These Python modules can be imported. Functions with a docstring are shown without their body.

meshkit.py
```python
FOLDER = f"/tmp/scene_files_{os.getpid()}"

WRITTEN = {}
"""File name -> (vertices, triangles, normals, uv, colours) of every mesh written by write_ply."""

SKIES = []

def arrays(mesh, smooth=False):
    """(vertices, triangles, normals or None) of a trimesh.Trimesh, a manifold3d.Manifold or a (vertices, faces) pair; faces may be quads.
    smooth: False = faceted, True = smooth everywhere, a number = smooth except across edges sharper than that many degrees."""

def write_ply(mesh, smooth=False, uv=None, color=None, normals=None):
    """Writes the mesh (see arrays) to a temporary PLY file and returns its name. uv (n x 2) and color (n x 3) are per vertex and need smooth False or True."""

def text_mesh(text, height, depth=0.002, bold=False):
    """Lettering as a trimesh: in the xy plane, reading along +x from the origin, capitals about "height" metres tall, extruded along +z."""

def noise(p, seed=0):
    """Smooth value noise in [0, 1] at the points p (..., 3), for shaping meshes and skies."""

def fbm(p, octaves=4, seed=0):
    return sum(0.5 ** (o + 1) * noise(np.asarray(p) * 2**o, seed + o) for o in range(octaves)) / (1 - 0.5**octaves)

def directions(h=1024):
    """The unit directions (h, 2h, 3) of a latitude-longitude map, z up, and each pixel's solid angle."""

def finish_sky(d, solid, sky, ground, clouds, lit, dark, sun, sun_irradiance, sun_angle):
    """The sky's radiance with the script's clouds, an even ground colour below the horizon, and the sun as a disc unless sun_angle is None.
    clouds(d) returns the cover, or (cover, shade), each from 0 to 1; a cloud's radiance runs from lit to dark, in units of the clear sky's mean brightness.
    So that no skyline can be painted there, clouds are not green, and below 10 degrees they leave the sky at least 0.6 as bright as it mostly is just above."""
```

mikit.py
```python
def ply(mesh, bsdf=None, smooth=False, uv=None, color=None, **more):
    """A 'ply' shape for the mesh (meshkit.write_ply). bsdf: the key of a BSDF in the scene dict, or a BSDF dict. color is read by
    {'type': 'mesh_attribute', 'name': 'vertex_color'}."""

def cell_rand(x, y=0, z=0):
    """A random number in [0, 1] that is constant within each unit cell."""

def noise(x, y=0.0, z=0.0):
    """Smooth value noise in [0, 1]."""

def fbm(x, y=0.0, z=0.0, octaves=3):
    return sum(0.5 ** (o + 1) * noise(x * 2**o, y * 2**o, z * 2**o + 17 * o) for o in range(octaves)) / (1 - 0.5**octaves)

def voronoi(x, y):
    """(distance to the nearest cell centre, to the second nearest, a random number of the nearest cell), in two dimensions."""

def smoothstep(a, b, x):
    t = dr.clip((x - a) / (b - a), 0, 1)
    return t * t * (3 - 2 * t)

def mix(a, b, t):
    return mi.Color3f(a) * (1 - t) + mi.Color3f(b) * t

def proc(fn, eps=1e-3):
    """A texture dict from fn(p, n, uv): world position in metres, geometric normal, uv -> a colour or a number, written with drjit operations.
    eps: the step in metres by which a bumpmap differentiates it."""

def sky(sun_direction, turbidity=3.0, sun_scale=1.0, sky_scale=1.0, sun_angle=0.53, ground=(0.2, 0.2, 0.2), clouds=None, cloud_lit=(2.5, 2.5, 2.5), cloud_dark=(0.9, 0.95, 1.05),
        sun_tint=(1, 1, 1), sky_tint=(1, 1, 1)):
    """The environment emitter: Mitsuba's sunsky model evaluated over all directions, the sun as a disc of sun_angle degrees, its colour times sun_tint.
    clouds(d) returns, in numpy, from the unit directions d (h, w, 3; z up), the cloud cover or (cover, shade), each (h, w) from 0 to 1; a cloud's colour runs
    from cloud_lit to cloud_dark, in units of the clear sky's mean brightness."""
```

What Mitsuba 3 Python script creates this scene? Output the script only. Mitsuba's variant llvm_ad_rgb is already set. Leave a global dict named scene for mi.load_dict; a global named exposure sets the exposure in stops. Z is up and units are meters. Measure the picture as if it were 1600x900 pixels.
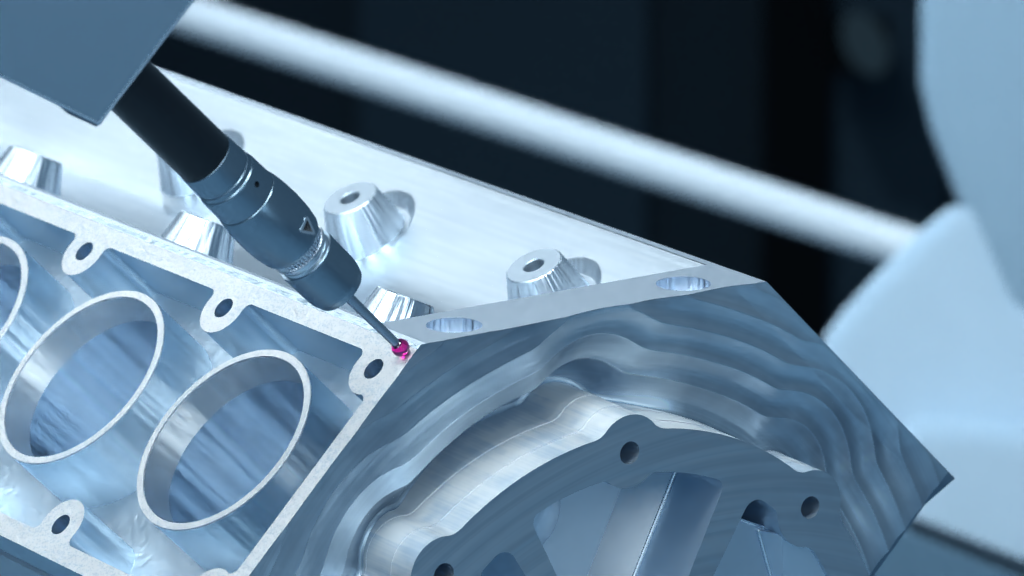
import math
import numpy as np
import drjit as dr
import trimesh
import manifold3d as m3
import mitsuba as mi
import mikit
import meshkit
import shapely
from shapely.geometry import Polygon, Point, box as sbox
from shapely.ops import unary_union
from scipy import ndimage
from mikit import proc, noise, fbm, smoothstep, mix, cell_rand

rng = np.random.default_rng(7)
T = mi.ScalarTransform4f
scene, labels = {'type': 'scene'}, {}
MM = 0.001

# ------------------------------------------------------------------ camera
# block coordinates, millimetres: x across the V, y along the block away from its front face, z up; z = 0 is the front rail
CR = np.array([0.8219745515802456, -0.5695231103220172, 0.001123994479360727])
CU = np.array([0.14618699156196785, 0.21289364798348456, 0.9660774597030743])
CB = np.array([-0.5504427309471126, -0.7939267733597473, 0.25825003095849774])
CAM = np.array([-1849.7247245451283, -2584.32070525155, 863.5876863475754])
FPX = 9237.74250017283
scene['camera'] = {
    'type': 'thinlens', 'fov': math.degrees(2 * math.atan(800 / FPX)), 'fov_axis': 'x',
    'to_world': T().look_at(origin=(CAM * MM).tolist(), target=((CAM - CB * 1000) * MM).tolist(), up=CU.tolist()),
    'aperture_radius': 0.0108, 'focus_distance': 3.30, 'near_clip': 0.05, 'far_clip': 60.0,
}
exposure = 0.22


def at(u, v, depth):
    """the place (mm) that stands at this spot of the photograph, so many mm along the lens axis"""
    return CAM + depth * (CR * (u - 800) / FPX - CU * (v - 450) / FPX - CB)


# ------------------------------------------------------------------ light
AMBIENT = [0.082, 0.146, 0.212]
scene['ambient'] = {'type': 'constant', 'radiance': {'type': 'rgb', 'value': AMBIENT}}


# ------------------------------------------------------------------ helpers
def ref(k):
    return {'type': 'ref', 'id': k}


def numbered(name):
    if name not in scene and not any(k.startswith(name + '__') for k in scene):
        return name
    i = 1
    while f'{name}_{i:03d}' in scene or any(k.startswith(f'{name}_{i:03d}__') for k in scene):
        i += 1
    return f'{name}_{i:03d}'


def to_tri(mesh):
    if hasattr(mesh, 'to_mesh'):
        m = mesh.to_mesh()
        return trimesh.Trimesh(np.array(m.vert_properties[:, :3], float), np.array(m.tri_verts, int), process=False)
    if isinstance(mesh, (tuple, list)):
        v, f = np.asarray(mesh[0], float), np.asarray(mesh[1], int)
        if f.shape[1] == 4:
            f = np.vstack([f[:, [0, 1, 2]], f[:, [0, 2, 3]]])
        return trimesh.Trimesh(v, f, process=False)
    return mesh


def obj(name, mesh, bsdf, parent=None, smooth=30, label=None, **more):
    """one entry of the scene; the mesh is in block millimetres"""
    t = to_tri(mesh).copy()
    t.vertices = np.array(t.vertices) * MM
    key = numbered(f'{parent}__{name}' if parent else name)
    scene[key] = mikit.ply(t, bsdf, smooth=smooth, **more)
    if label:
        labels[key] = {'label': label}
    return key


def tag(key, label, category=None, group=None, kind=None):
    labels[key] = {'label': label}
    if category:
        labels[key]['category'] = category
    if group:
        labels[key]['group'] = group
    if kind:
        labels[key]['kind'] = kind
    return key


def frame(o, ex, ey, ez):
    """3 x 4 matrix: local x, y, z to these directions at o"""
    return np.column_stack([np.asarray(ex, float), np.asarray(ey, float), np.asarray(ez, float), np.asarray(o, float)])


def rings(poly):
    out = [np.array(poly.exterior.coords)[:-1]]
    return out + [np.array(i.coords)[:-1] for i in poly.interiors]


def extrude(poly, h, fr=None):
    """a manifold: the shapely polygon, local z from 0 to h, then to the frame"""
    polys = poly.geoms if hasattr(poly, 'geoms') else [poly]
    cs = [r for p in polys for r in rings(p)]
    m = m3.CrossSection(cs, m3.FillRule.EvenOdd).extrude(h)
    return m.transform(fr) if fr is not None else m


def revolve(profile, fr, n=96):
    """a manifold: (r, z) outline turned round local z, then to the frame"""
    m = m3.CrossSection([np.array(profile, float)], m3.FillRule.NonZero).revolve(n)
    return m.transform(fr)


def cyl(r, z0, z1, fr, n=96, r2=None):
    return m3.Manifold.cylinder(z1 - z0, r, r if r2 is None else r2, n).translate([0, 0, z0]).transform(fr)


def perp(z):
    z = np.asarray(z, float) / np.linalg.norm(z)
    x = np.cross([0, 1, 0] if abs(z[1]) < .9 else [1, 0, 0], z)
    x /= np.linalg.norm(x)
    return x, np.cross(z, x), z


def boxm(x0, x1, y0, y1, z0, z1):
    return m3.Manifold.cube([x1 - x0, y1 - y0, z1 - z0]).translate([x0, y0, z0])


def rounded(poly, depth, bevel, fr, steps=5):
    """the outline extruded along local z with rounded front and back edges"""
    out = []
    zs, offs = [], []
    for i in range(steps + 1):
        a = math.pi / 2 * i / steps
        zs.append(bevel * (1 - math.sin(a)))
        offs.append(-bevel * (1 - math.cos(a)))
    # slices from deep to shallow share one outline that shrinks towards the faces
    for i in range(steps):
        z0, z1 = zs[i + 1], depth - zs[i + 1]
        out.append(extrude(poly.buffer(offs[i + 1] if i + 1 <= steps else 0), z1 - z0, fr @ np.vstack([np.column_stack([np.eye(3), [0, 0, z0]]), [0, 0, 0, 1]])))
    hull = m3.Manifold.batch_boolean(out, m3.OpType.Add)
    return hull


S = math.sqrt(.5)
ND = np.array([-S, 0, S])          # normal of the left deck
UD = np.array([-S, 0, -S])         # down the left deck
XA, YA, ZA = np.eye(3)
HW = 118.0                         # half width of the front rail
L = 199.1                          # width of a deck
BORE_U, BORE_Y, PITCH, BORE_R = 94.2, 99.4, 154.87, 60.77
LEN = 960.0
A = np.array([-HW, 0, 0])
DECK = frame(A, UD, YA, UD * 0 + np.cross(UD, YA))     # local (u, y, into the block)


def deck(u, y, h=0.0):
    return A + UD * u + YA * y + ND * h


# ------------------------------------------------------------------ materials
def metal(name, reflect, alpha, bump=None, scale=1.0, eps=2e-4, material='Al'):
    b = {'type': 'roughconductor', 'material': material, 'distribution': 'ggx', 'alpha': alpha,
         'specular_reflectance': reflect if isinstance(reflect, dict) else {'type': 'rgb', 'value': reflect}}
    if bump is not None:
        b = {'type': 'bumpmap', 'tex': proc(bump, eps), 'scale': scale, 'bsdf': b}
    scene[name] = {'type': 'twosided', 'bsdf': b}


def paint(name, color, rough=.5, spec=.5, **more):
    scene[name] = {'type': 'twosided', 'bsdf': {'type': 'principled', 'base_color': color if isinstance(color, dict) else {'type': 'rgb', 'value': color}, 'roughness': rough, 'specular': spec, **more}}


TINT = [.80, .90, 1.0]


def deck_coords(p):
    x, y, z = p.x * 1000, p.y * 1000, p.z * 1000
    u = -(x + HW) * S - z * S
    h = -(x + HW) * S + z * S
    return u, y, h


def f_deck(p, n, uv):
    u, y, h = deck_coords(p)
    a = noise(u * .75, y * .75, h * .75)
    b = noise(u * 1.9 + 31, y * 1.9, h * 1.9)
    return (a * .6 + b * .4) * 4.2e-4


def c_deck(p, n, uv):
    u, y, h = deck_coords(p)
    k = noise(u * 1.1, y * .8, h) * .6 + noise(u * 2.6, y * 2.2, h) * .4
    w = fbm(u * .05 + 3, y * .02, h * .05)
    return mix(mi.Color3f(.70, .81, .90), mi.Color3f(1.0, 1.0, 1.0), smoothstep(.18, .58, k * .75 + w * .25))


def c_band(p, n, uv):
    x, y, z = p.x * 1000, p.y * 1000, p.z * 1000
    k = noise(x * .55, y * .02, z * .55) * .6 + noise(x * 1.4, y * .05, z * 1.4) * .4
    w = fbm(x * .045 + 9, y * .045, z * .045, 4)
    return mix(mi.Color3f(.66, .78, .89), mi.Color3f(.96, .99, 1.0), smoothstep(.28, .62, k * .3 + w * .7))


def c_valley(p, n, uv):
    x, y, z = p.x * 1000, p.y * 1000, p.z * 1000
    k = fbm(x * .02, y * .008 + 4, 3.0, 4) * .6 + noise(x * .5, y * .03, 7.0) * .4
    return mix(mi.Color3f(.50, .585, .66), mi.Color3f(.57, .65, .715), smoothstep(.2, .8, k))


def a_deck(p, n, uv):
    u, y, h = deck_coords(p)
    return .26 + .16 * fbm(u * .06, y * .06, h * .06)


def f_side(p, n, uv):      # streaks that run down the deck's depth: pocket walls, liners
    u, y, h = deck_coords(p)
    a = noise(u * .33, y * .33, h * .012)
    b = noise(u * 1.1 + 9, y * 1.1, h * .03)
    return a * 7e-4 + b * 2.2e-4


def f_front(p, n, uv):
    x, y, z = p.x * 1000, p.y * 1000, p.z * 1000
    r = dr.sqrt(x * x + (z + 252) * (z + 252))
    t = dr.atan2(x, z + 252) * 60
    a = noise(r * .9, t * .10, 3.0)
    b = noise(r * .25, t * .05, 7.0)
    a2 = noise(r * .5, t * .07, 5.0)
    return a * .8e-4 + a2 * 1.2e-4 + b * .9e-4


def a_front(p, n, uv):
    x, y, z = p.x * 1000, p.y * 1000, p.z * 1000
    return .13 + .11 * fbm(x * .03, y * .03, z * .03)


def c_front(p, n, uv):
    x, y, z = p.x * 1000, p.y * 1000, p.z * 1000
    k = smoothstep(.35, .75, fbm(x * .02 + 5, y * .05, z * .02, 4))
    r = dr.sqrt(x * x + (z + 252) * (z + 252))
    t = dr.atan2(x, z + 252) * 60
    lines = noise(r * .55, t * .05, 11.0) * .55 + noise(r * 1.3, t * .08, 13.0) * .45
    return mix(mi.Color3f(.53, .65, .75), mi.Color3f(.37, .47, .57), k) * (.9 + .2 * lines)


def f_band(p, n, uv):      # flange wall: fine lines along y
    x, y, z = p.x * 1000, p.y * 1000, p.z * 1000
    a = noise(x * .9, y * .04, z * .9)
    b = noise(x * .35 + 4, y * .015, z * .35)
    c = noise(x * 2.2, y * 2.2, z * 2.2)
    return a * .8e-4 + b * 1.4e-4 + c * 9e-5


def f_vert(p, n, uv):      # streaks round a boss or down a drilled hole
    x, y, z = p.x * 1000, p.y * 1000, p.z * 1000
    return noise(x * .8, y * .8, z * .05) * 3e-4 + noise(x * 2.2, y * 2.2, z * .1) * 1e-4


def f_valley(p, n, uv):
    x, y, z = p.x * 1000, p.y * 1000, p.z * 1000
    return noise(x * .035, y * .012, 1.0) * 2.2e-3 + noise(x * .12, y * .02, 4.0) * 2e-4 + noise(x * .5, y * .06, 2.0) * 5e-5


def turned(name, reflect, au, av, bump=None, scale=1.0):
    """a turned or bored surface: smooth round the axis (u), rough along it (v)"""
    b = {'type': 'roughconductor', 'material': 'Al', 'distribution': 'ggx', 'alpha_u': au, 'alpha_v': av, 'specular_reflectance': {'type': 'rgb', 'value': reflect}}
    if bump is not None:
        b = {'type': 'bumpmap', 'tex': proc(bump, 2e-4), 'scale': scale, 'bsdf': b}
    scene[name] = {'type': 'twosided', 'bsdf': b}


def tube_grid(profile, fr, n=160, inward=False):
    """a turned surface from (r, z) points, with uv for its grain: (mesh, uv)"""
    pr = np.array(profile, float)
    th = np.linspace(0, 2 * math.pi, n + 1)
    P = np.stack([pr[:, 0][:, None] * np.cos(th), pr[:, 0][:, None] * np.sin(th), pr[:, 1][:, None] + 0 * th], -1).reshape(-1, 3)
    P = P @ fr[:, :3].T + fr[:, 3]
    lenp = np.concatenate([[0], np.cumsum(np.hypot(*np.diff(pr, axis=0).T))])
    uv = np.stack(np.broadcast_arrays(th[None, :] * pr[0, 0] * MM, lenp[:, None] * MM), -1).reshape(-1, 2)
    ids = np.arange(len(pr) * (n + 1)).reshape(len(pr), n + 1)
    f = np.stack([ids[:-1, :-1], ids[1:, :-1], ids[1:, 1:], ids[:-1, 1:]], -1).reshape(-1, 4)
    if not inward:
        f = f[:, ::-1]
    return (P, f), uv


def f_bore(p, n, uv):
    u, y, h = deck_coords(p)
    return noise(u * .085, y * .085, h * .004) * 3.4e-3 + noise(u * .27 + 7, y * .27, h * .008) * 9e-4 + noise(u * .9, y * .9, h * .03) * 1.4e-4


def f_boss(p, n, uv):
    a, v = uv.x * 1000, uv.y * 1000
    return noise(a * .17 + 40, v * .01) * 2.4e-3 + noise(a * .6, v * .02) * 4e-4


def f_drill(p, n, uv):
    x, y, z = p.x * 1000, p.y * 1000, p.z * 1000
    return noise(x * .3, y * .3, z * .01) * 2.4e-3 + noise(x * .9, y * .9, z * .02) * 7e-4


turned('turned_liner', [.92, .97, 1.0], .16, .5, f_bore, .8)
turned('turned_bore', [.80, .90, .98], .05, .13, f_bore, 1.0)
turned('turned_sleeve', [.76, .89, .98], .08, .30, f_bore, 1.0)
turned('turned_boss', [.74, .85, .95], .05, .2, f_boss, 1.0)
metal('metal_deck', proc(c_deck), proc(a_deck), f_deck)
metal('metal_side', [.70, .85, .96], .15, f_side)
metal('metal_liner', [.82, .90, .98], .13, f_side)
metal('metal_bore', [.70, .80, .90], .2, f_side)
def f_floor(p, n, uv):
    u, y, h = deck_coords(p)
    return noise(u * .3 + y * .1, y * .3 - u * .1, 2.0) * 5e-4 + noise(u * 1.4, y * .25, 5.0) * 2.5e-4 + noise(u * .9, y * .9, 8.0) * 2.2e-4


metal('metal_floor', [.70, .80, .88], .3, f_floor)
metal('metal_base', [.84, .93, 1.0], .06)
metal('metal_front', proc(c_front), proc(a_front), f_front)
def f_flange(p, n, uv):
    x, z = p.x * 1000, p.z * 1000
    r = dr.sqrt(dr.square(x - 60) + dr.square(z + 420))
    t = dr.atan2(x - 60, z + 420) * 60
    r2 = dr.sqrt(dr.square(x) + dr.square(z + 252))
    return noise(r * .45, t * .05, 1.0) * 2.5e-4 + noise(r2 * .22, t * .08, 2.0) * 3e-4 + noise(x * 1.2, z * 1.2, 3.0) * 6e-5


def c_flange(p, n, uv):
    x, z = p.x * 1000, p.z * 1000
    r = dr.sqrt(dr.square(x - 60) + dr.square(z + 420))
    t = dr.atan2(x - 60, z + 420) * 60
    k = noise(r * .3, t * .04, 1.0) * .5 + noise(r * .9, t * .06, 2.0) * .3 + fbm(x * .03, z * .03, 5.0) * .2
    return mix(mi.Color3f(.43, .53, .62), mi.Color3f(.53, .64, .73), smoothstep(.15, .85, k))


metal('metal_flange', proc(c_flange), .2, f_flange)
metal('metal_band', proc(c_band), .45, f_band)
metal('metal_inside', [.62, .76, .88], .26, f_front)
metal('metal_rail', [.78, .89, 1.0], .30, f_front)
metal('metal_shade_edge', [.20, .29, .38], .35, f_front)  # shade of the down-facing chamfer put into the colour
metal('metal_hole', TINT, .1, f_drill)
metal('metal_boss', TINT, .12, f_vert)
metal('metal_boss_top', [.56, .66, .75], .3)
metal('metal_valley', proc(c_valley), .22, f_valley)
metal('metal_rib', [.90, .96, 1.0], .32, f_front)
metal('metal_core', [.62, .74, .84], .35)
metal('probe_steel', [.30, .40, .48], .09)
metal('probe_dark', [.26, .36, .45], .2)
metal('probe_chrome', [.9, .95, 1.0], .06)
metal('stylus_steel', [.40, .50, .60], .16)
paint('black_carbon', [.004, .008, .013], .32, .35)
paint('recess_black', [.004, .007, .010], .5, .2)
paint('shade_blue', [.018, .036, .055], .6, .2)  # painted shade for the dark line above the table
paint('head_paint', [.040, .085, .135], .5, .4)
metal('head_highlight', [.75, .88, 1.0], .35)  # bright metal that stands in for a lit edge
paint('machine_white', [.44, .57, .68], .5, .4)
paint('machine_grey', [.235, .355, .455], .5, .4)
paint('bar_white', [.53, .60, .66], .3, .5)
paint('dark_navy', [.005, .0115, .018], .7, .1)
paint('dark_navy_light', [.0095, .021, .032], .7, .1)
paint('black_panel', [.001, .002, .003], .8, .05)
paint('bed_paint', [.075, .15, .22], .4, .4)
paint('floor_paint', [.15, .25, .34], .6, .3)
paint('lamp_housing', [.3, .34, .38], .5, .3)
scene['ruby'] = {'type': 'dielectric', 'int_ior': 1.76, 'specular_transmittance': {'type': 'rgb', 'value': [.82, .05, .52]}}

# ------------------------------------------------------------------ lamps, all outside the frame: first inferred from reflections, the rest added
CENTRE = np.array([-30, 150, -60.0])


def lamp(direction, dist, w, h, radiance, label, group=None, up=(0, 0, 1), target=None):
    """an unseen lamp: a housing with a lit diffuser that faces the block"""
    d = np.asarray(direction, float)
    d /= np.linalg.norm(d)
    z = -d
    x = np.cross(up, z)
    x /= np.linalg.norm(x)
    y = np.cross(z, x)
    c = CENTRE + d * dist
    if target is not None:
        z = np.array(target, float) - c
        z /= np.linalg.norm(z)
        x = np.cross(up, z)
        x /= np.linalg.norm(x)
        y = np.cross(z, x)
    key = numbered('unseen_lamp')
    obj('housing', boxm(-w / 2 - 20, w / 2 + 20, -h / 2 - 20, h / 2 + 20, -90, -6).transform(frame(c, x, y, z)), 'lamp_housing', key, smooth=False)
    v = np.array([c + x * i * w / 2 + y * j * h / 2 for i, j in ((-1, -1), (1, -1), (1, 1), (-1, 1))])
    k = obj('diffuser', (v, [[0, 1, 2], [0, 2, 3]]), 'lamp_housing', key, smooth=False)
    scene[k]['emitter'] = {'type': 'area', 'radiance': {'type': 'rgb', 'value': radiance}}
    tag(key, label, 'lamp', group)


lamp((-.14, .80, .60), 2400, 2000, 950, [1.95, 2.14, 2.2], 'large white lamp panel overhead beyond the far end of the engine block')
lamp((-.78, -.46, .42), 2700, 900, 1000, [3.4, 4.0, 4.3], 'added unseen white lamp panel high on the left of the engine block')  # added lamp that brightens the rib and the bores
lamp((-.34, -.18, .92), 2500, 1500, 1400, [11.5, 13.2, 13.8], 'added unseen square white lamp panel straight above the engine block', up=(0, 1, 0))  # added lamp that brightens the flange wall from above
lamp((-.22, -.84, .50), 2900, 420, 900, [11.5, 13.2, 14.0], 'added unseen upright strip lamp standing in front of the engine block')  # added lamp, gives the streaks inside the bores
lamp((.02, -.99, .0), 2500, 700, 700, [.75, 1.2, 1.55], 'added unseen small dim lamp panel standing low in front of the engine block')  # added dim lamp that lifts the left-facing terraces
sp = np.array([900.0, 2500, 2000])                  # added unseen spot lamp that brightens the bar and machine behind
sa = np.array([1750.0, 2050, -650])
scene['spot'] = {'type': 'spot', 'to_world': T().look_at(origin=(sp * MM).tolist(), target=(sa * MM).tolist(), up=[0, 1, 0]), 'intensity': {'type': 'rgb', 'value': [18, 20.5, 22]}, 'cutoff_angle': 50, 'beam_width': 40}
zs_ = (sp - sa) / np.linalg.norm(sp - sa)
can = m3.CrossSection([np.array([(70, -60), (95, -60), (80, 140), (0, 140), (0, 120), (64, 120)], float)], m3.FillRule.NonZero).revolve(48).transform(frame(sp, *perp(zs_)))
obj('added_spot_lamp', can, 'lamp_housing')
tag('added_spot_lamp', 'added unseen round spot lamp aimed at the pale machine behind the engine block', 'lamp')

# ------------------------------------------------------------------ front surface of the block: terraces that step back towards the flange
CX, CZ = HW + L * S, -L * S        # corner C, mirrored is D
FC = np.array([0.0, -252.0])       # centre of the timing flange's arch (x, z)
BOSS = [(2.5, -75.0), (130.0, -129.0), (-122.5, -123.5)]
outer = unary_union([Point(FC).buffer(189, 90), sbox(-189, -420, 189, -252)] + [Point(b).buffer(22, 48) for b in BOSS])
outer = outer.buffer(13, 32).buffer(-13, 32)            # hollow fillets between boss and arch
outer = outer.intersection(sbox(-300, -330, 300, 0))
G = .5
gx, gz = np.arange(-262, 263, G), np.arange(-300, 1.01, G)
gx[np.argmin(abs(gx))] = 0
XX, ZZ = np.meshgrid(gx, gz)
inside = shapely.contains_xy(outer, XX, ZZ)
pts = shapely.points(XX.ravel(), ZZ.ravel())
shapely.prepare(outer)
dist = shapely.distance(outer.exterior, pts).reshape(XX.shape) * np.where(inside, -1, 1)
dsm = ndimage.gaussian_filter(dist, 4.5 / G)
wob = (meshkit.fbm(np.stack([XX * .013, ZZ * .013, 0 * XX], -1), 2, seed=3) - .5) * 7
dsm = dist + (dsm - dist) * np.clip((dist - 5) / 12, 0, 1) + wob * np.clip((dist - 6) / 25, 0, 1)


def terraces(d):
    dw, n = 126.0, 8
    w = np.clip((XX + 22) / 80, 0, 1)
    w = w * w * (3 - 2 * w)
    sm = lambda a_, b_: (lambda q_: q_ * q_ * (3 - 2 * q_))(np.clip((XX - a_) / (b_ - a_), 0, 1))
    pos, neg = 51 - 35 * (1 - sm(-170, -40)) - 34 * sm(-5, 75), 0 * w
    ex = 7.5 - 4.8 * sm(-55, 90)
    dm = pos + neg
    s = np.clip(d / dw, 0, 1) * n                  # 0 at the flange, n at the far edge
    k = np.minimum(np.floor(s), n - 1)
    t = 1 - (s - k)                                # 0 at the outer cusp of a step, 1 at its inner end

    def depth(q):
        f_ = np.clip(1 - q / n, 0, 1)
        return pos * f_ ** ex + neg * f_ ** 1.25

    a, b = depth(k + 1), depth(k)
    lin = .95 - .6 * sm(-60, 20)
    shape = lin * t + (1 - lin) * np.sin(t * math.pi / 2)
    bl = 0
    other = 1 - (.35 * (1 - t) + .65 * np.sin((1 - t) * math.pi / 2))
    shape = shape * (1 - bl) + other * bl
    y = a + (b - a) * shape + (.5 + 1.35 * sm(-30, 70) + 1.4 * np.clip((XX - 150) / 60, 0, 1)) * np.sin(math.pi * t)
    return y


H = terraces(np.maximum(dsm - 4, 0))
RHO = 4.0
dd = np.clip(dist, 0, RHO)
H = H - (RHO - np.sqrt(np.maximum(RHO ** 2 - (RHO - dd) ** 2, 0))) * np.where(dist < RHO, 1, 0)
H += (meshkit.fbm(np.stack([XX * .05, ZZ * .05, 0 * XX + 9], -1), 3, seed=5) - .5) * .5 * np.clip(np.abs(H) / 5, 0, 1)
# the milling runs out before it reaches the edge of the right deck
to_edge = ((HW - XX) * S + (0 - ZZ) * S)
H = H * np.clip((to_edge - 1) / 14, 0, 1) ** .7
to_flank = ((CX - XX) * S - (CZ - ZZ) * S)
H = H * (.3 + .7 * (lambda q_: q_ * q_ * (3 - 2 * q_))(np.clip((to_flank - 4) / 60, 0, 1)))
H = np.clip(H, -27.6, 55)
H = ndimage.gaussian_filter(H, .35)


def front_y(x, z):
    return ndimage.map_coordinates(H, [(np.asarray(z) - gz[0]) / G, (np.asarray(x) - gx[0]) / G], order=1, mode='nearest')


outline = Polygon([(-HW, 0), (HW, 0), (CX, CZ), (CX - 70, CZ - 70), (CX - 70, -300), (-CX + 70, -300), (-CX + 70, CZ - 70), (-CX, CZ)])
CH = 7.0                           # width of the dark chamfer on the lower right flank
face_poly = outline.intersection(Polygon([(-400, 100), (CX - CH * S + 200, CZ + CH * S + 200), (CX - CH * S - 200, CZ + CH * S - 200), (-400, -400)]))
keep = shapely.contains_xy(face_poly.buffer(.45), XX, ZZ) & (dist > -2.2)
# pull the outermost kept vertices on to the outline
VX, VZ = XX.copy(), ZZ.copy()
edge = keep & (shapely.distance(face_poly.exterior, shapely.points(XX, ZZ)) < .75)
pts = shapely.points(XX[edge], ZZ[edge])
near = shapely.line_interpolate_point(face_poly.exterior, shapely.line_locate_point(face_poly.exterior, pts))
VX[edge], VZ[edge] = shapely.get_x(near), shapely.get_y(near)
ids = -np.ones(XX.shape, int)
ids[keep] = np.arange(keep.sum())
q = np.stack([ids[:-1, :-1], ids[:-1, 1:], ids[1:, 1:], ids[1:, :-1]], -1).reshape(-1, 4)
q = q[(q >= 0).all(1)]
front = (np.column_stack([VX[keep], front_y(VX[keep], VZ[keep]), VZ[keep]]), q)

BLOCK = 'engine_block'
obj('front_face', front, 'metal_front', BLOCK, smooth=True, label='stepped front face milled in wavy terraces round the flange')

# coarse solid of the air in front of that surface, to cut the other solids back behind it
st = 4
Hc = H[::st, ::st] + .35
nx, nz = Hc.shape[1], Hc.shape[0]
cx_, cz_ = np.meshgrid(gx[::st], gz[::st])
cz_ = cz_ + np.where(cz_ >= cz_.max() - 1e-6, 30, 0)
top = np.column_stack([cx_.ravel(), Hc.ravel(), cz_.ravel()])
bot = np.column_stack([cx_.ravel(), 0 * Hc.ravel() - 150, cz_.ravel()])
i = np.arange(nx * nz).reshape(nz, nx)
f1 = np.stack([i[:-1, :-1], i[:-1, 1:], i[1:, 1:], i[1:, :-1]], -1).reshape(-1, 4)
tri = lambda f: np.vstack([f[:, [0, 1, 2]], f[:, [0, 2, 3]]])
N = nx * nz
loop = np.concatenate([i[0, :-1], i[:-1, -1], i[-1, :0:-1], i[:0:-1, 0]])
nl = np.roll(loop, -1)
sides = np.column_stack([loop, nl, nl + N, loop + N])
ft = np.vstack([tri(f1)[:, ::-1], tri(f1) + N, tri(sides)])
tm = trimesh.Trimesh(np.vstack([top, bot]), ft, process=False)
if tm.volume < 0:
    ft = ft[:, ::-1]
cavity = m3.Manifold(m3.Mesh(np.vstack([top, bot]).astype(np.float32), ft.astype(np.uint32)))
NC = np.array([-math.sin(math.radians(22.5)), 0, math.cos(math.radians(22.5))])   # chamfer between deck and rail
CHAMFER = float(NC @ A) - 1.3


def trimmed(m):
    return m.trim_by_plane((-NC).tolist(), -CHAMFER)


# chamfer along the lower right flank, darkened in colour to stand for shade
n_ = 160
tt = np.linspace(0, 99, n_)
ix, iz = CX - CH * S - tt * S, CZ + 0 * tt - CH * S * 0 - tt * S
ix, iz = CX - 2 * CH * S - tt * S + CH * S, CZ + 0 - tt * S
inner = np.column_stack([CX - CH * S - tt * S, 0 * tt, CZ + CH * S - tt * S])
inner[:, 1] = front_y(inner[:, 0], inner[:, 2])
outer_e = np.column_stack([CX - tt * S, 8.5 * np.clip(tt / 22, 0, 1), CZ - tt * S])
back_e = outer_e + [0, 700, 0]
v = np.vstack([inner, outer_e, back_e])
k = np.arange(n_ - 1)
obj('flank_edge', (v, np.vstack([np.column_stack([k, k + 1, k + 1 + n_, k + n_]), np.column_stack([k, k + 1, k + 1 + n_, k + n_]) + n_])), 'metal_shade_edge', BLOCK, smooth=30, label='ragged edge along the lower right flank, its shade put into the colour')
# right deck (faces away from the lens)
v = np.array([[HW, 0, 0], [CX, 0, CZ], [CX, LEN, CZ], [HW, LEN, 0]], float)
obj('right_deck', (v, [[0, 1, 2, 3]]), 'metal_deck', BLOCK, smooth=False)

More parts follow.
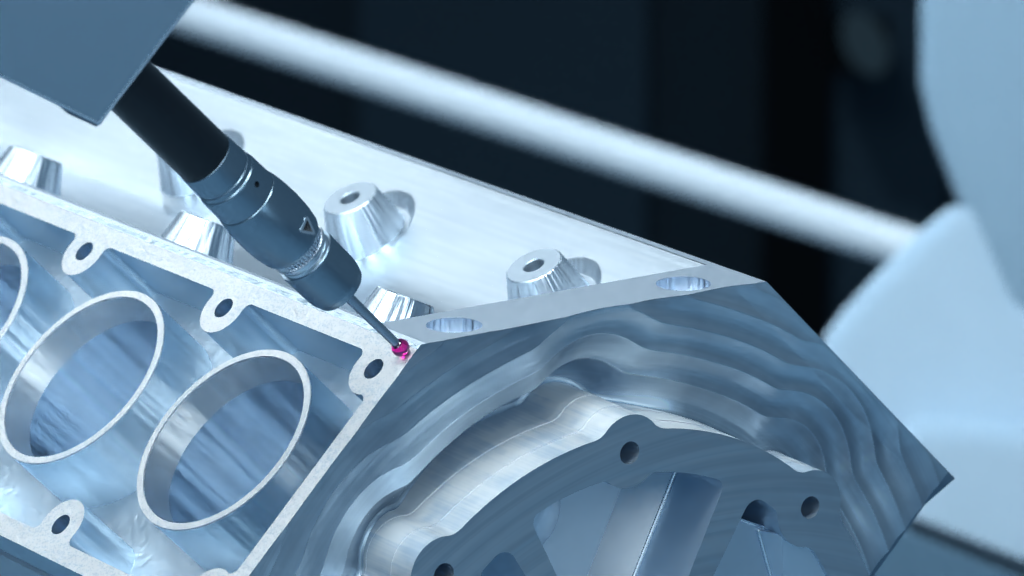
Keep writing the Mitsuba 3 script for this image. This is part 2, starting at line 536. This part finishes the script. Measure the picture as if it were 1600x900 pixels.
# ------------------------------------------------------------------ left deck: a slab with the water jacket pocket, bolt tabs and holes
bolts = [(u, 22.9 + k * PITCH) for k in range(7) for u in (23.2, 178.3)]
pocket = sbox(15.0, 12.5, 187.0, LEN - 14).difference(unary_union([Point(b).buffer(17, 48) for b in bolts]))
pocket = pocket.buffer(-5, 16).buffer(5, 16)
pocket = max(pocket.geoms, key=lambda g: g.area) if hasattr(pocket, 'geoms') else pocket
pocket = pocket.buffer(3.5, 16).buffer(-3.5, 16)
rim = sbox(0, 0, L, LEN).difference(pocket).difference(unary_union([Point(b).buffer(6.6, 40) for b in bolts]))
slab = trimmed(extrude(rim, 46.0, DECK) - cavity)
# a step runs along the outer side of the deck
slab -= extrude(sbox(L - 2.5, -5, L + 5, LEN + 5), 40, frame(deck(0, 0, -9), UD, YA, -ND))
t_ = to_tri(slab)
top_mask = (t_.face_normals @ ND > .99) & ((t_.triangles_center - A) @ ND > -.05)
obj('deck_rim', trimesh.Trimesh(t_.vertices, t_.faces[top_mask], process=True), 'metal_deck', BLOCK, smooth=False, label='bright milled gasket rim of the left deck with bolt tabs')
obj('jacket_wall', trimesh.Trimesh(t_.vertices, t_.faces[~top_mask], process=True), 'metal_side', BLOCK, smooth=32)

# ------------------------------------------------------------------ valley between the decks
VAL = np.array([(-112, 0), (-104, -5.0), (-90, -15.5), (-75, -27), (-60, -37.5), (-46, -46), (-30, -51), (0, -52.5), (30, -51), (46, -46), (60, -37.5), (75, -27), (90, -15.5), (104, -5.0), (112.5, 0)], float)
AX2, AX1 = np.array([-.43, 0, .9028]), np.array([.43, 0, .9028])
lifters = [(np.array([53.0, 138 + 195 * k, -10.5]), AX2) for k in range(3)] + [(np.array([-53.0, y_, -7.5]), AX1) for y_ in (113, 325, 527)]
vx, vy = np.arange(-112, 112.6, 1.0), np.arange(50, LEN + .1, 1.25)
VXX, VYY = np.meshgrid(vx, vy)
from scipy.interpolate import PchipInterpolator
VZZ = PchipInterpolator(VAL[:, 0], VAL[:, 1])(VXX)
VZZ = ndimage.gaussian_filter1d(VZZ, 4, axis=1, mode='nearest')
VZZ[:, :5], VZZ[:, -5:] = PchipInterpolator(VAL[:, 0], VAL[:, 1])(VXX[:, :5]), PchipInterpolator(VAL[:, 0], VAL[:, 1])(VXX[:, -5:])
for top_, ax in lifters:
    base = top_ - ax * 27
    e1, e2, _ = perp(ax)
    plane = base[2] - (ax[0] * (VXX - base[0]) + ax[1] * (VYY - base[1])) / ax[2]
    r_ = np.hypot((VXX - base[0]) / ax[2] * 1.0, VYY - base[1])
    w_ = np.clip((31.5 - r_) / 2, 0, 1)
    VZZ = np.where(plane < VZZ, VZZ * (1 - w_) + plane * w_, VZZ)
ids = np.arange(VXX.size).reshape(VXX.shape)
q = np.stack([ids[:-1, :-1], ids[:-1, 1:], ids[1:, 1:], ids[1:, :-1]], -1).reshape(-1, 4)
obj('valley_floor', (np.column_stack([VXX.ravel(), VYY.ravel(), VZZ.ravel()]), q), 'metal_valley', BLOCK, smooth=True, label='smooth bright valley between the two decks')
v = np.array([[112.5, 50, 0], [HW, 50, 0], [HW, LEN, 0], [112.5, LEN, 0]], float)
obj('valley_edge', (v, [[0, 1, 2, 3]]), 'metal_rail', BLOCK, smooth=False)
c0, c1 = deck(3.5, 0) - NC * .12, np.array([-HW + 3.5, 0, 0]) - NC * .12
v = np.array([c0, c1, c1 + YA * LEN, c0 + YA * LEN])
v[:2, 1] = 50
obj('deck_chamfer', (v, [[0, 1, 2, 3]]), 'metal_rail', BLOCK, smooth=False)
v = np.array([[-112, 50, 0], [-HW + 3.5, 50, 0], [-HW + 3.5, LEN, 0], [-112, LEN, 0]], float)
obj('valley_edge', (v, [[0, 1, 2, 3]]), 'metal_rail', BLOCK, smooth=False)


def lifter(top_, ax):
    e1, e2, z = perp(ax)
    fr = frame(top_, e2 * np.sign(e2[1]), np.cross(z, e2 * np.sign(e2[1])), z)     # the seam of its uv lies on the far side
    key = numbered(BLOCK + '__lifter_boss')
    name = key.split('__')[1]
    prof = [(0, -46), (30.5, -46), (27.5, -33), (26.0, -29), (25.0, -26.0), (17.4, -.8), (16.6, 0), (6.8, 0), (6.2, -.6), (6.2, -26), (0, -28)]
    m = revolve(prof, fr)
    t = to_tri(m)
    topm = (t.face_normals @ z > .95) & ((t.triangles_center - top_) @ z > -2)
    obj(name + '__hole', trimesh.Trimesh(t.vertices, t.faces[~topm & (np.linalg.norm(np.cross(t.triangles_center - top_, z), axis=1) < 6.9)], process=True), 'metal_boss_top', BLOCK, smooth=30)
    pr = []
    for (r0, z0), (r1, z1) in zip(prof[1:6], prof[2:7]):
        pr += [(r0 + (r1 - r0) * k / 6, z0 + (z1 - z0) * k / 6) for k in range(6)]
    (vv, ff), uv = tube_grid(pr + [prof[6]], fr, 120)
    obj(name + '__cone', (vv, ff), 'turned_boss', BLOCK, smooth=True, uv=uv)
    obj(name + '__top_face', trimesh.Trimesh(t.vertices, t.faces[topm], process=True), 'metal_boss_top', BLOCK, smooth=30)


for l_ in lifters:
    lifter(*l_)

# front rail
xs = np.linspace(-HW, HW, 240)
rail = boxm(-HW, HW, -1, 50, -14, 0) - cavity
rail -= boxm(112.5, 140, 51, 60, -20, 5)
for hx in (-80.6, 76.6):
    rail -= cyl(15.6, -13, 5, frame((hx, 23.4, 0), XA, YA, ZA))
rail = trimmed(rail)
t_ = to_tri(rail)
topm = (t_.face_normals[:, 2] > .9) & (t_.triangles_center[:, 2] > -5)
obj('front_rail', trimesh.Trimesh(t_.vertices, t_.faces[topm], process=True), 'metal_rail', BLOCK, smooth=20, label='flat top rail of the front wall with two bored holes')
obj('rail_bore', trimesh.Trimesh(t_.vertices, t_.faces[~topm], process=True), 'metal_hole', BLOCK, smooth=30)

# core of the block, bored for the liners
AI, DI = deck(0, 0, -46), deck(L, 0, -46)
core_poly = Polygon([(-HW + 3, -2.5), (AI[0], AI[2]), (DI[0], DI[2]), (-CX + 70, CZ - 70), (-160, -240), (-160, -320), (160, -320), (160, -240), (CX - 70, CZ - 70), (CX - 3, CZ), (HW - 1, -2)]
                    + [(x, z - 14) for x, z in VAL[::-1]])
core_poly = core_poly.buffer(0)
core = m3.CrossSection(rings(core_poly), m3.FillRule.EvenOdd).extrude(LEN - 58).transform(frame((0, LEN, 0), XA, ZA, -YA))
for k in range(4):
    c = deck(BORE_U, BORE_Y + k * PITCH)
    core -= cyl(BORE_R - .2, -170, 5, frame(c, *perp(ND)))
obj('core', core, 'metal_floor', BLOCK, smooth=20)

# liners
for k in range(4):
    obj('bore_base', cyl(BORE_R - .4, -168, -166, frame(deck(BORE_U, BORE_Y + k * PITCH), *perp(ND))), 'metal_base', BLOCK)
for k in range(4):
    c = deck(BORE_U, BORE_Y + k * PITCH)
    fr = frame(c, *perp(ND))
    name = numbered(BLOCK + '__cylinder_liner').split('__')[1]
    ro, ri = BORE_R, BORE_R - 4.6
    zz_ = np.linspace(0, 1, 12)
    obj(name + '__rim', revolve([(ri, -1.2), (ri + .15, 0), (ro - .15, 0), (ro, -.2), (ro, -1.2)], fr, 160), 'metal_deck', BLOCK, smooth=30)
    for nm, pr, mt, inw in (('bore_ring', [(ri, -1.0), (ri - 3.2, -19.5)], 'turned_liner', True), ('ring_step', [(ri - 3.2, -19.5), (ri - .6, -20.6)], 'turned_bore', True),
                            ('bore_wall', [(ri - .6, -20.6), (ri - .6, -170)], 'turned_bore', True), ('sleeve', [(ro, -1.0), (ro, -120)], 'turned_sleeve', False)):
        pr = np.array(pr, float)
        pr = pr[0] + (pr[1] - pr[0]) * zz_[:, None]
        (vv, ff), uv = tube_grid(pr, fr, 160, inw)
        obj(f'{name}__{nm}', (vv, ff), mt, BLOCK, smooth=True, uv=uv)

# ------------------------------------------------------------------ timing flange
def ray_cut(p, q_, w):
    return shapely.LineString([p, q_]).buffer(w, cap_style='flat')


inner_disc = Point(FC).buffer(164, 90).union(sbox(-164, -420, 164, -252))
open1 = Polygon([(-77, -78), (82, -78), (9, -225), (-3, -225)]).intersection(inner_disc).difference(Point(BOSS[0]).buffer(20.5, 40))
open1 = open1.buffer(-6, 16).buffer(6, 16)
open1 = open1.buffer(5, 16).buffer(-5, 16)
open2 = Polygon([(106, -86), (200, -150), (200, -330), (-46, -330)]).intersection(inner_disc).difference(Point(BOSS[1]).buffer(23.5, 40))
open2 = open2.buffer(-9, 16).buffer(9, 16)
open2 = open2.buffer(6, 16).buffer(-6, 16)
open2 = max(open2.geoms, key=lambda g: g.area) if hasattr(open2, 'geoms') else open2
open3 = shapely.affinity.scale(open2, -1, 1, origin=(4, 0))
openings = unary_union([open1, open2, open3])
bore_holes = unary_union([Point(b).buffer(6.6, 32) for b in BOSS])
FL = 'timing_flange'
flange_fr = lambda y: frame((0, y, 0), XA, ZA, -YA)    # local z runs towards the lens, -y
cuts = [(-28, -9, 0.0), (-9, 15, .45), (15, 66, .9)]
pieces = []
for y0, y1, g_ in cuts:
    base = outer.buffer(g_, 24)
    pl = base.difference(openings).difference(bore_holes)
    pieces.append(extrude(pl, y1 - y0, flange_fr(y1)))
fl = m3.Manifold.batch_boolean(pieces, m3.OpType.Add)
bore0 = cyl(BORE_R + .2, -170, 5, frame(deck(BORE_U, BORE_Y), *perp(ND)))
fl -= bore0
# round the flange's edge a little where it meets its face
t_ = to_tri(fl)
c_ = t_.triangles_center
facem = (t_.face_normals[:, 1] < -.9) & (c_[:, 1] < -27)
ring_d = shapely.distance(outer.exterior, shapely.points(c_[:, 0], c_[:, 2]))
band_ = ~facem & (ring_d < 2)
rest_ = ~(facem | band_)
obj(FL + '__face_plate', trimesh.Trimesh(t_.vertices, t_.faces[facem], process=True), 'metal_flange', BLOCK, smooth=20, label='flat blue-grey face of the timing flange with three bolt holes')
obj(FL + '__outer_wall', trimesh.Trimesh(t_.vertices, t_.faces[band_], process=True), 'metal_band', BLOCK, smooth=32, label='bright curved wall round the timing flange')
obj(FL + '__opening_wall', trimesh.Trimesh(t_.vertices, t_.faces[rest_], process=True), 'metal_inside', BLOCK, smooth=32)

# inside the openings: bulkhead, ribs that run back to the main bearings
obj(FL + '__bulkhead', extrude(outer.buffer(-5), 5, flange_fr(41)) - bore0, 'metal_core', BLOCK, smooth=False)


def web(p0, p1, y0, y1, back, thick, mat, name='web'):
    """a rib: its lit side from the line p0-p1 (x, z) at y0 back to y1, shifted by back (x, z), with this thickness to the right"""
    p0, p1, back = (np.array(k_, float) for k_ in (p0, p1, back))
    d_ = p1 - p0
    nrm = np.array([-d_[1], d_[0]]) / np.linalg.norm(d_)
    if nrm[0] < 0:
        nrm = -nrm
    P = []
    for y_, sh in ((y0, 0), (y1, 1)):
        for pt in (p0 + back * sh, p1 + back * sh, p1 + back * sh + nrm * thick, p0 + back * sh + nrm * thick):
            P.append([pt[0], y_, pt[1]])
    m = m3.Manifold.hull_points(np.array(P)) - bore0
    obj(f'{FL}__{name}', m, mat, BLOCK, smooth=False)


web((71, -98), (8, -225), 15, 36, (-14, 7), 40, 'metal_rib', 'rib')
e0, e1 = np.array([70.6, 15.2, -97.8]), np.array([7.6, 15.2, -224.8])
obj(FL + '__rib_glint', cyl(1.1, 0, float(np.linalg.norm(e1 - e0)), frame(e0, *perp(e1 - e0)), 16), 'probe_chrome', BLOCK)  # bright rod put in as the highlight on the ridge
# opening on the right: a low ledge and a slanting cheek
ledge = Polygon([(70, -122), (84, -129), (95, -134.5), (110, -141.5), (122, -150), (150, -230), (30, -230)]).buffer(-3).buffer(3, 12)
ledge_m = m3.Manifold.batch_boolean([extrude(ledge, 30, flange_fr(20)), extrude(ledge.buffer(-1.2), 31.2, flange_fr(20))], m3.OpType.Add)
obj(FL + '__ledge', (ledge_m ^ extrude(outer.buffer(-4), 80, flange_fr(30))) - extrude(Polygon([(60, -60), (82, -126), (60, -170), (0, -260), (0, -60)]), 80, flange_fr(30)), 'metal_inside', BLOCK, smooth=30)
ck = np.array([[112, -25, -143], [134, -25.5, -151], [150, -25.5, -174], [166, -25.5, -205], [104, -12, -142], [116, -12, -176], [126, -12, -210], [112, 30, -143], [134, 30, -151], [166, 30, -205], [126, 30, -210], [104, 30, -142]], float)
obj(FL + '__cheek', m3.Manifold.hull_points(ck), 'metal_inside', BLOCK, smooth=20)
recess = m3.Manifold.sphere(30, 64).scale([1, .7, 1]).translate([-30, 40, -118])
obj(FL + '__bearing_boss', recess, 'metal_inside', BLOCK, smooth=40)
def rod(points, r, name):
    pts_ = np.array(points, float)
    parts_ = [cyl(r, 0, float(np.linalg.norm(b - a)), frame(a, *perp(b - a)), 14) for a, b in zip(pts_[:-1], pts_[1:])] + [m3.Manifold.sphere(r, 14).translate(p_.tolist()) for p_ in pts_]
    obj(f'{FL}__{name}', m3.Manifold.batch_boolean(parts_, m3.OpType.Add), 'probe_chrome', BLOCK)


rod([(83, -10.6, -129.6), (89, -10.6, -132), (95, -10.6, -135), (110, -10.6, -142), (119, -10.6, -148.5)], 1.0, 'ledge_glint')  # chrome rod that draws the highlight along the ledge
rod([(105, -12.6, -142.5), (116, -12.6, -176), (126, -12.6, -210)], 1.1, 'cheek_glint')  # another rod in place of a highlight, down the cheek ridge
tag(BLOCK, 'large machined aluminium V engine block with open cylinder deck facing left', 'engine block')

# ------------------------------------------------------------------ touch probe, square to the left deck
BALL = deck(7.7, 7.4, 5.0)
PE1, PE2, PA = perp(ND)
PF = frame(BALL, PE1, PE2, PA)
PR = 'touch_probe'
obj('ruby_ball', m3.Manifold.sphere(5.0, 96).transform(PF), 'ruby', PR, smooth=True, label='magenta ruby ball at the tip of the stylus')
obj('stylus', revolve([(0, 2.2), (2.3, 2.2), (2.45, 5), (2.75, 40), (3.1, 62), (0, 62)], PF, 64), 'stylus_steel', PR)
tip = [(0, 55.5), (13.4, 55.5), (15.2, 56.0), (16.3, 59.8), (16.5, 60.6), (17.0, 64), (17.3, 84), (17.0, 86.5), (0, 86.5)]
obj('tip_body', revolve(tip, PF, 128), 'probe_steel', PR, smooth=25)
neck = [(0, 86.5), (15.6, 86.5), (15.0, 88), (15.2, 90.5), (16.6, 91.5), (16.6, 92.6), (14.2, 93.5), (14.2, 97.5), (0, 97.5)]
obj('neck_ring', revolve(neck, PF, 128), 'probe_chrome', PR, smooth=25)
# small springs of the neck: short round ribs along the axis
ribs = []
for k in range(44):
    a = 2 * math.pi * k / 44
    p_ = BALL + (PE1 * math.cos(a) + PE2 * math.sin(a)) * 15.2
    ribs.append(cyl(.75, 92.6, 98.4, frame(p_, PE1, PE2, PA), 10))
obj('neck_spring', m3.Manifold.batch_boolean(ribs, m3.OpType.Add), 'probe_chrome', PR, smooth=40)
body = [(0, 97.5), (16.2, 97.5), (17.6, 98.2), (18.6, 100.2), (19.9, 108), (20.5, 118), (20.2, 128), (19.4, 136), (18.7, 139.2), (18.3, 139.6), (0, 139.6)]
body_m = revolve(body, PF, 144)
ring = [(0, 139.6), (18.0, 139.6), (18.3, 140.0), (18.1, 155), (17.8, 156.4), (17.2, 157), (17.2, 159.8), (16.6, 160.2), (16.6, 161.6), (0, 161.6)]
collar = [(0, 161.6), (17.0, 161.6), (17.1, 162.2), (16.7, 175.0), (16.4, 175.4), (0, 175.4)]
# direction on the probe that faces the lens
PV = CB - (CB @ PA) * PA
PV /= np.linalg.norm(PV)
PW = np.cross(PA, PV)


def on_probe(s, ang):
    d = PV * math.cos(ang) + PW * math.sin(ang)
    return d, np.cross(PA, d)


# three-cornered window pressed into the body, and a screw hole in the ring
d_, w_ = on_probe(0, 0.62)
tri_out = Polygon([(-3.6, 2.6), (3.9, 2.9), (.4, -4.6)]).buffer(1.3, 12)
tri_in = tri_out.buffer(-1.5)
wf = frame(BALL + PA * 108.5 + d_ * 17.0, w_, PA, d_)
body_m -= extrude(tri_in, 10, frame(BALL + PA * 108.5 + d_ * 18.0, w_, PA, d_))
obj('body', body_m, 'probe_steel', PR, smooth=25, label='barrel shaped dark steel probe body')
bezel = extrude(tri_out.difference(tri_in), 3.35, wf)
obj('window_bezel', bezel, 'probe_chrome', PR, smooth=20)
obj('window', extrude(tri_in, 1.2, wf), 'recess_black', PR, smooth=False)
ring_m = revolve(ring, PF, 144)
d2, w2 = on_probe(0, .55)
ring_m -= cyl(1.7, 14, 30, frame(BALL + PA * 150, w2, PA, d2), 32)
obj('ring', ring_m, 'probe_steel', PR, smooth=25)
obj('ring_screw', cyl(1.6, 14, 16.6, frame(BALL + PA * 150, w2, PA, d2), 32), 'recess_black', PR)
obj('collar', revolve(collar, PF, 144), 'probe_steel', PR, smooth=25)
obj('shaft', revolve([(0, 175.4), (16.2, 175.4), (16.3, 176), (16.3, 256), (0, 256)], PF, 144), 'black_carbon', PR, smooth=25, label='black carbon shaft of the probe')
tag(PR, 'touch probe with black shaft and magenta ball resting on the corner of the engine block', 'touch probe')

# ------------------------------------------------------------------ machine head that carries the probe
HD = 'machine_head'
# its lens-side face lies on a plane that leans; outline of that face
s0 = 240.0
E0 = BALL + PA * s0 + PV * 38                      # on the face, beside the shaft
hn = CB * .86 + PA * .25 - ZA * .28                # the face looks at the lens and a little down
hn /= np.linalg.norm(hn)


def on_face(u, v, off=0.0):
    r = at(u, v, 1000) - CAM
    return CAM + r * (((E0 + hn * off - CAM) @ hn) / (r @ hn))


fx, fy, fz = perp(hn)
face_px = [(-60, 92), (155, 197), (305, 0), (420, -150), (-60, -150)]
pf = np.array([on_face(*p_) for p_ in face_px])
loc = np.column_stack([(pf - E0) @ fx, (pf - E0) @ fy])
hp = Polygon(loc)
hp = hp.buffer(-1.5).buffer(1.5, 8)
back = -CB * .985 + PA * .10 + ZA * .02
back /= np.linalg.norm(back)


def skew_prism(poly, off0, off1, inset0=0.0):
    c0 = np.array(poly.buffer(-inset0).exterior.coords)[:-1] if inset0 else np.array(poly.exterior.coords)[:-1]
    c1 = np.array(poly.exterior.coords)[:-1]
    P0 = E0 + c0[:, :1] * fx + c0[:, 1:] * fy + back * off0
    P1 = E0 + c1[:, :1] * fx + c1[:, 1:] * fy + back * off1
    return m3.Manifold.hull_points(np.vstack([P0, P1]))


obj('housing', skew_prism(hp.buffer(-1.7), -.25, 60), 'head_paint', HD, smooth=25, label='flat dark blue face of the machine head')
obj('edge_highlight', skew_prism(hp, 0, 3, 1.6) + skew_prism(hp, 3, 90), 'head_highlight', HD, smooth=25, label='pale edge round the face of the machine head, its highlight put into the colour')  # bright strip built in as the highlight along the edge
lip_px = [(90, 150), (90, 166), (106, 180), (150, 200), (158, 196), (200, 130), (150, 120)]
obj('cover_plate', skew_prism(Polygon(np.column_stack([(np.array([on_face(*p_) for p_ in lip_px]) - E0) @ fx, (np.array([on_face(*p_) for p_ in lip_px]) - E0) @ fy])), 12, 60), 'head_paint', HD, smooth=False)
tag(HD, 'dark blue angular machine head that holds the black probe shaft', 'machine head')

# ------------------------------------------------------------------ background, far out of focus
# pale guide bar
P1_, P2_ = at(300, 25, 6900), at(1460, 402, 6300)
z = (P2_ - P1_) / np.linalg.norm(P2_ - P1_)
x, y, z = perp(z)
ext = P1_ - z * 600
ln = np.linalg.norm(P2_ - ext)
bar = revolve([(0, 0), (21, 0), (23, 2), (23, ln - 2), (21, ln), (0, ln)], frame(ext, x, y, z), 64)
obj('guide_bar', bar, 'bar_white')
tag('guide_bar', 'pale round guide bar running slantwise across the dark background', 'guide bar')


def slab_at(pts, depth, thick, bevel, mat, name, parent, label=None, rnd=18):
    o = at(800, 450, depth)
    loc = np.array([at(u, v, depth) - o for u, v in pts])
    pl = Polygon(np.column_stack([loc @ CR, loc @ CU]))
    pl = pl.buffer(-rnd, 16).buffer(2 * rnd, 16).buffer(-rnd, 16)
    m = rounded(pl, thick, bevel, frame(o, CR, CU, CB) @ np.vstack([np.column_stack([np.eye(3), [0, 0, -thick]]), [0, 0, 0, 1]]), 8)
    return obj(name, m, mat, parent, smooth=40, label=label)


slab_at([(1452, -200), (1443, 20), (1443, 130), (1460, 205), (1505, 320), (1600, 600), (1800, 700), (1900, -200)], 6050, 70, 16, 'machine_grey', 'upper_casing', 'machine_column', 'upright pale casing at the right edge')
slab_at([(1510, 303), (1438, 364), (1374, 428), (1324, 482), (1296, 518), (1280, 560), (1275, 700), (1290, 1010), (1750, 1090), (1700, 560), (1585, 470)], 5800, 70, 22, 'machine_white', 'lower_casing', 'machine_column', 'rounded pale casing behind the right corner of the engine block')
slab_at([(1435, 650), (1620, 662), (1850, 690), (1850, 1010), (1380, 1010), (1395, 690)], 5730, 60, 28, 'machine_white', 'lower_panel', 'machine_column')
tag('machine_column', 'large pale blue machine casing out of focus at the right edge', 'machine')
# pedestal that carries the block, the table at the lower right, the floor
bed = boxm(-150, 150, 10, LEN - 10, -1200, -320)
obj('block_stand', bed, 'bed_paint', smooth=False)
labels['block_stand'] = {'label': 'plain stand under the engine block', 'category': 'stand'}
slab_at([(1440, 842), (1700, 950), (1700, 1300), (1300, 1300), (1300, 790)], 5200, 500, 12, 'bed_paint', 'top', 'machine_table', rnd=5)
slab_at([(1425, 812), (1700, 918), (1700, 960), (1425, 850)], 5320, 300, 6, 'shade_blue', 'shade_strip', 'machine_table', rnd=2)  # dark strip that stands in for the shadow line over the table
tag('machine_table', 'dark blue machine table with a dark strip of painted shade at the lower right', 'table')
obj('hall_floor', boxm(-4500, 3800, -6000, 1800, -1260, -1200), 'floor_paint', smooth=False)
labels['hall_floor'] = {'label': 'blue grey floor of the hall', 'kind': 'structure'}
# dark hall behind
c = at(800, 450, 9500)
hall = extrude(sbox(-2600, -2600, 3000, 800), 60, frame(c, CR, np.array([0, 0, 1.0]), np.cross(CR, [0, 0, 1.0])))
obj('hall_wall', hall, 'dark_navy', smooth=False)
zf = np.cross(CR, [0, 0, 1.0])
for name_, u0, u1, mat_, off_, lab_ in (('wall_panel', 560, 1010, 'dark_navy_light', 70, 'faintly blue dark panel at the upper middle'), ('wall_panel', 1300, 1480, 'dark_navy_light', 70, 'faintly blue dark panel at the upper right'), ('wall_pillar', 1190, 1296, 'black_panel', 120, 'black upright pillar between the dark panels')):
    p0, p1 = at(u0, 450, 9300) - c, at(u1, 450, 9300) - c
    obj('hall_wall__' + name_, extrude(sbox(p0 @ CR, -2500, p1 @ CR, 790), 40, frame(c + zf * off_, CR, np.array([0, 0, 1.0]), zf)), mat_, smooth=False, label=lab_)
pl_ = at(1352, 68, 9000)
k_ = obj('lens', m3.Manifold.sphere(40, 48).scale([.8, .3, 1.3]).transform(frame(pl_, CR * .9 + CU * .44, CB, -CR * .44 + CU * .9)), 'black_panel', 'signal_lamp', smooth=True)
scene[k_]['emitter'] = {'type': 'area', 'radiance': {'type': 'rgb', 'value': [.010, .020, .028]}}
obj('socket', boxm(-40, 40, -40, 40, -200, -12).transform(frame(pl_, CR, CU, CB)), 'black_panel', 'signal_lamp', smooth=False)
tag('signal_lamp', 'small dim blurred lamp on the dark wall at the upper right', 'lamp')
labels['hall_wall'] = {'label': 'dark wall of the hall behind the machine', 'kind': 'structure'}
